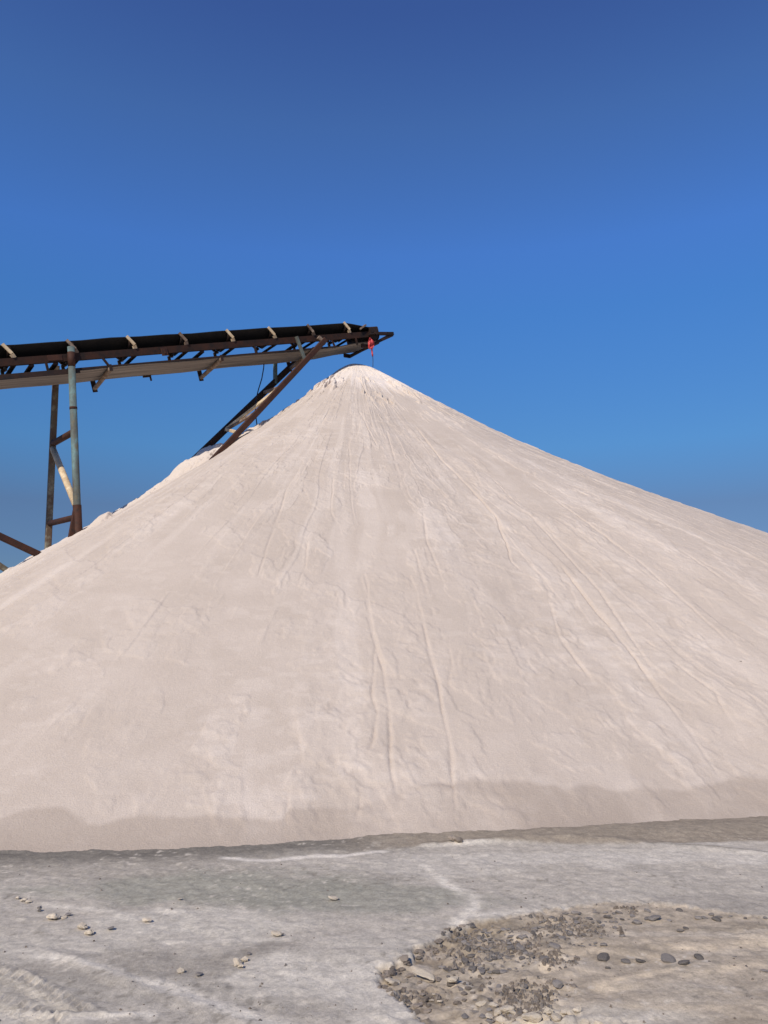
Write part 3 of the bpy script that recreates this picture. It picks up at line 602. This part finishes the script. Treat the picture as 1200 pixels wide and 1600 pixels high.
cb = m.build("cable", M['cable'], None, True); tag(cb, "thin dark blue cable dangling from the conveyor beside the slanting struts", "cable")

# ------------------------------------------------------------------ stones: a few base shapes, every stone an object of its own
def stone_mesh(seed, cuts, flat=.75, smooth=False, sub_=2, lump=.0):
    rn = random.Random(seed); bm = bmesh.new(); bmesh.ops.create_icosphere(bm, subdivisions=sub_ + 1, radius=1.0)
    pl = []
    for _ in range(cuts):
        z = rn.uniform(-1, 1); a = rn.uniform(0, 6.283); r = math.sqrt(1 - z * z); pl.append((Vector((r * math.cos(a), r * math.sin(a), z)), rn.uniform(.42, .85)))
    for v in bm.verts:
        d = v.co.normalized(); r = 1.0
        for n_, k in pl:
            c = d.dot(n_)
            if c > .01: r = min(r, k / c)
        if lump:
            p = d * 2.2; r *= 1 + lump * float(fbm(np.array([p.x + p.z * .7 + seed]), np.array([p.y - p.z * .6]), 3, seed)[0])
        v.co = d * r
    for v in bm.verts: v.co.z *= flat
    me = bpy.data.meshes.new("stone"); bm.to_mesh(me); bm.free()
    me.polygons.foreach_set("use_smooth", [smooth] * len(me.polygons)); return me
def variants(n, m, seed, **kw):
    r = []
    for i in range(n):
        me = stone_mesh(seed + i, **kw); me.materials.append(m); r.append(me)
    return r
V_DARK = variants(7, M['dark_stone'], 300, cuts=8, flat=.55, lump=.06); V_BROWN = variants(5, M['brown_stone'], 330, cuts=7, flat=.6, lump=.35)
V_CREAM = variants(6, M['cream_stone'], 360, cuts=7, flat=.6, lump=.30); V_SLAB = variants(3, M['cream_stone'], 380, cuts=9, flat=.30, lump=.2)
protos = {}
def put_stone(name, V, px, py, wpx, label, group=None, where='ground', asp=None, cat='stone', sink=.6, z=None, zs=None):
    P = on_ground(px, py) if where == 'ground' else on_pile(px, py)
    d = Vector(P) - Vector(EYE); depth = d.y * cp + d.z * sp; w = wpx / F * depth / 2 * 1.06
    me = random.choice(V); key = (name, me.name)
    if key not in protos:
        o = bpy.data.objects.new(name, me); protos[key] = o
    else: o = protos[key].copy()
    C.objects.link(o); a = asp or random.uniform(.65, 1.0)
    o.scale = (w, w * a, w * (zs or random.uniform(.5, .95))); o.rotation_euler = (random.uniform(-.25, .25), random.uniform(-.25, .25), random.uniform(-.5, .5) + (3.14 if random.random() < .5 else 0))
    zz = ground_z(P[0], P[1]) if where == 'ground' else P[2]
    o.location = (P[0], P[1], zz + w * .7 * (1 - sink) * .6 + (z or 0))
    for kk in ("label", "category", "group", "kind"):
        if kk in o: del o[kk]
    return tag(o, label, cat, group)
def poly_pts(P, n, mind=0):
    xs = [p[0] for p in P]; ys = [p[1] for p in P]; out = []; tries = 0
    while len(out) < n and tries < 20000:
        tries += 1; x, y = random.uniform(min(xs), max(xs)), random.uniform(min(ys), max(ys))
        if in_poly(np.array([x]), np.array([y]), P)[0] and all(((x - a) / 1.5) ** 2 + (y - b) ** 2 > mind ** 2 for a, b in out): out.append((x, y))
    return out
HEAP = [(700, 1452), (735, 1440), (790, 1448), (835, 1470), (828, 1505), (785, 1515), (735, 1508), (700, 1520), (690, 1500), (735, 1485)]
for x, y in poly_pts(HEAP, 150, 2.6): put_stone("stone", V_DARK, x, y, random.choice((5, 6, 6, 7, 8, 9, 10, 12, 16)), "small dark grey stone in the dense heap at the middle of the tan rubble patch", "stones in the dense heap")
FAR = [(835, 1440), (880, 1424), (960, 1414), (1010, 1418), (985, 1440), (960, 1460), (930, 1478), (860, 1474), (836, 1462)]
for x, y in poly_pts(FAR, 74, 4): put_stone("stone", V_DARK, x, y, random.choice((6, 7, 8, 9, 11, 14)), "small dark stone in the thin scatter behind the dense heap of stones", "stones scattered behind the heap")
RIM = [(592, 1531), (598, 1514), (620, 1500), (640, 1489), (665, 1472), (690, 1457), (725, 1443)]
for i in range(52):
    k = random.random() * (len(RIM) - 1); j = int(k); x = RIM[j][0] + (RIM[j + 1][0] - RIM[j][0]) * (k - j) + random.uniform(-4, 10); y = RIM[j][1] + (RIM[j + 1][1] - RIM[j][1]) * (k - j) + random.uniform(-1, 9)
    put_stone("clod", V_BROWN, x, y, random.choice((7, 8, 10, 12, 15)), "crumbly brown clod on the broken left rim of the tan patch", "clods along the broken rim", cat="clod")
for x, y in poly_pts([(595, 1535), (640, 1510), (700, 1520), (760, 1540), (700, 1560), (650, 1575), (612, 1552)], 34, 5):
    put_stone("clod", V_BROWN, x, y, random.choice((8, 9, 11, 15)), "brown grey clod lying in the near left corner of the tan patch", "clods in the near corner", cat="clod")
for x, y in poly_pts([(700, 1575), (760, 1590), (900, 1560), (850, 1530), (760, 1530), (690, 1540)], 20, 9):
    put_stone("stone", V_DARK, x, y, random.choice((8, 10, 12, 16)), "small dark stone among the cream clods at the near side of the tan patch", "dark stones among the cream clods")
for x, y, w in ((942, 1478, 13), (972, 1465, 11), (1010, 1424, 14), (1022, 1437, 22), (1012, 1436, 12), (993, 1441, 20), (1063, 1454, 14), (1071, 1450, 10), (1090, 1434, 13), (1101, 1435, 11), (1047, 1438, 10), (1062, 1424, 12), (1118, 1436, 16), (1112, 1428, 10), (1122, 1432, 12), (1141, 1432, 8), (1164, 1433, 7), (1195, 1434, 9)):
    put_stone("stone", V_DARK, x, y, w, "small dark stone lying apart near the far rim of the tan patch", "loose stones near the far rim")
ROW = [(944, 1500, 24, "wide flat dark stone at the left end of the loose row on the pale streak"), (949, 1513, 11, "small dark stone just in front of the wide flat stone of the loose row"),
       (979, 1504, 17, "rounded dark stone second from the left in the loose row on the pale streak"), (1001, 1503, 18, "low dusty stone in the middle of the loose row on the pale streak"),
       (1043, 1503, 25, "largest grey stone of the loose row on the pale streak"), (1070, 1509, 20, "grey dusty stone right in front of the largest stone of the loose row"),
       (1093, 1499, 16, "darkest blocky stone at the right end of the loose row on the pale streak"), (1108, 1506, 6, "tiny pebble beside the blocky stone at the right end of the loose row"),
       (1148, 1497, 8, "lone tiny pebble to the right of the loose row on smooth tan sand"), (1195, 1519, 13, "lone stone at the right edge of the smooth tan sand"),
       (872, 1540, 19, "black angular stone lying alone in front of the dense heap"), (896, 1541, 12, "round brown stone just right of the black angular stone"),
       (850, 1497, 16, "dark stone off the right edge of the dense heap"), (865, 1480, 22, "large dark stone between the dense heap and the loose row")]
for x, y, w, lb in ROW: put_stone("stone", V_DARK if 'brown' not in lb else V_BROWN, x, y, w, lb)
SL = [(660, 1516, 40, "long cream slab of caked sand in the near left corner of the rubble"), (708, 1527, 34, "second cream slab of caked sand, right of the long one"), (614, 1524, 24, "cream clod caught on the left tip of the rubble patch"),
      (674, 1550, 13, "small cream lump at the left of a pair in front of the slabs"), (687, 1553, 15, "cream lump at the right of a pair in front of the slabs"), (680, 1542, 10, "little cream lump on top behind the pair in front of the slabs")]
for x, y, w, lb in SL: put_stone("clod", V_SLAB if 'slab' in lb else V_CREAM, x, y, w, lb, cat="clod", asp=.45 if 'slab' in lb else None, sink=.1)
CRM = [(752, 1561, 18), (770, 1564, 15), (789, 1570, 26), (803, 1576, 18), (765, 1578, 13), (782, 1584, 24), (776, 1571, 14), (795, 1590, 20), (812, 1588, 14), (830, 1594, 30), (842, 1579, 14), (858, 1580, 20), (881, 1577, 14), (890, 1581, 15), (902, 1578, 15), (868, 1588, 16), (852, 1592, 18), (820, 1578, 10), (745, 1566, 10), (915, 1596, 18), (935, 1598, 16)]
for x, y, w in CRM: put_stone("clod", V_CREAM, x, y, w, "pale cream sand clod in the cluster at the near side of the tan patch", "cream clods at the near side", cat="clod", sink=.15)
LEFT = [(129, 1449, 13, "pale upright clod with a smaller one at its foot on the grey dust"), (139, 1456, 12, "small pale clod at the foot of the upright clod"), (84, 1431, 10, "dark little stone at the back of the left clod cluster"),
        (83, 1433, 15, "cream clod in the middle of the left clod cluster"), (100, 1432, 7, "tiny white pebble right of the cream clod of the left cluster"), (107, 1428, 8, "dark pebble at the right end of the left clod cluster"), (62, 1422, 7, "grey pebble at the left end of the left clod cluster"),
        (62, 1416, 6, "dark pebble behind the left clod cluster"), (37, 1406, 9, "cream lump in the short row near the left edge"), (28, 1403, 7, "small lump at the left end of the short row near the left edge"), (45, 1408, 8, "small lump at the right end of the short row near the left edge"),
        (229, 1437, 12, "lone pale lump on the light grey dust right of the upright clod"), (174, 1451, 11, "flat grey stone between the upright clod and the lone pale lump"), (370, 1505, 17, "biggest cream clod on the grey ground left of the rubble"), (382, 1498, 11, "cream clod behind the biggest one left of the rubble"),
        (377, 1510, 10, "little cream clod in front of the biggest one left of the rubble"), (388, 1490, 7, "small dark pebble behind the cream clods left of the rubble"), (432, 1460, 15, "flat cream flake with a dark end on the grey ground"), (441, 1459, 7, "dark pebble at the end of the flat cream flake"),
        (284, 1514, 13, "flat grey brown clod left of a dark stone on the streaked ground"), (311, 1520, 11, "dark stone right of the flat clod on the streaked ground"), (281, 1405, 8, "small white flake on the greenish grey ground"), (521, 1405, 13, "thin white flake on the greenish grey ground")]
for x, y, w, lb in LEFT:
    dk = ('dark' in lb.split(' with')[0] and 'left of a dark' not in lb and 'flake' not in lb) or 'pebble at the end' in lb or 'dark stone right' in lb
    put_stone("stone" if dk or 'stone' in lb else "clod", V_DARK if dk or 'grey stone' in lb or 'grey pebble' in lb else (V_SLAB if 'flake' in lb else V_CREAM), x, y, w * 1.25, lb, cat="stone" if dk else "clod", sink=-.1)
put_stone("clod", V_BROWN, 708, 1317, 15, "dark brown clod at the foot of the sand pile, left of two", cat="clod", sink=-.1, zs=1.25)
put_stone("clod", V_BROWN, 716, 1318, 13, "dark brown clod at the foot of the sand pile, right of two", cat="clod", sink=-.1, zs=1.0)
put_stone("stone", V_DARK, 721, 1297, 5, "tiny dark stone on the sand just above the two brown clods")
for x, y, w, lb in ((215, 1086, 4.5, "tiny dark stone on the left slope of the sand pile, upper of two"), (150, 1145, 5, "tiny dark stone on the left slope of the sand pile, lower of two"), (1157, 1034, 4.5, "tiny dark stone on the right slope of the sand pile")):
    put_stone("stone", V_DARK, x, y, w, lb, where='pile')

# fine rubble nobody could count: chips over the tan patch and the dust
vs, fs = [], []
rn = random.Random(5)
def chip(x, y, r):
    z = ground_z(x, y) if False else None
    return (x, y, r)
cand = []
for x, y in poly_pts([(592, 1534), (640, 1488), (690, 1456), (740, 1438), (800, 1428), (1000, 1412), (985, 1450), (900, 1520), (900, 1598), (700, 1598), (612, 1555)], 5000):
    P = on_ground(x, y)
    if vnoise(P[0] * 4.5, P[1] * 5.5, 170) > rn.uniform(.40, .80) and len(cand) < 2200: cand.append((P[0], P[1], rn.choice((.003, .004, .005, .007, .009, .012, .016))))
for _ in range(260): P = on_ground(rn.uniform(-60, 1260), rn.uniform(1335, 1610)); cand.append((P[0], P[1], rn.choice((.003, .004, .005, .008))))
cz = ground_height(np.array([c[0] for c in cand]), np.array([c[1] for c in cand]))
for (x, y, r), z in zip(cand, cz):
    b = len(vs); k = 5; a0 = rn.uniform(0, 6.28); mlt = [rn.uniform(.6, 1.2) for _ in range(2 * k)]
    vs += [(x + r * 1.2 * mlt[i] * math.cos(a0 + 6.283 * i / k), y + r * mlt[i] * math.sin(a0 + 6.283 * i / k), z - .002) for i in range(k)]
    vs += [(x + r * .6 * mlt[k + i] * math.cos(a0 + .4 + 6.283 * i / k), y + r * .6 * mlt[k + i] * math.sin(a0 + .4 + 6.283 * i / k), z + r * rn.uniform(.6, 1.1)) for i in range(k)]
    fs += [(b + i, b + (i + 1) % k, b + k + (i + 1) % k, b + k + i) for i in range(k)] + [tuple(b + k + i for i in range(k))]
me = bpy.data.meshes.new("gravel"); me.from_pydata(vs, [], fs); me.materials.append(M['brown_stone']); me.materials.append(M['cream_stone']); me.materials.append(M['dark_stone'])
mi = []
for i in range(len(cand)): mi += [rn.choice((0, 0, 2))] * 6
me.polygons.foreach_set("material_index", mi)
gr = bpy.data.objects.new("gravel", me); C.objects.link(gr); tag(gr, "fine gravel chips strewn over the rubble patch and dust", "gravel", kind="stuff")
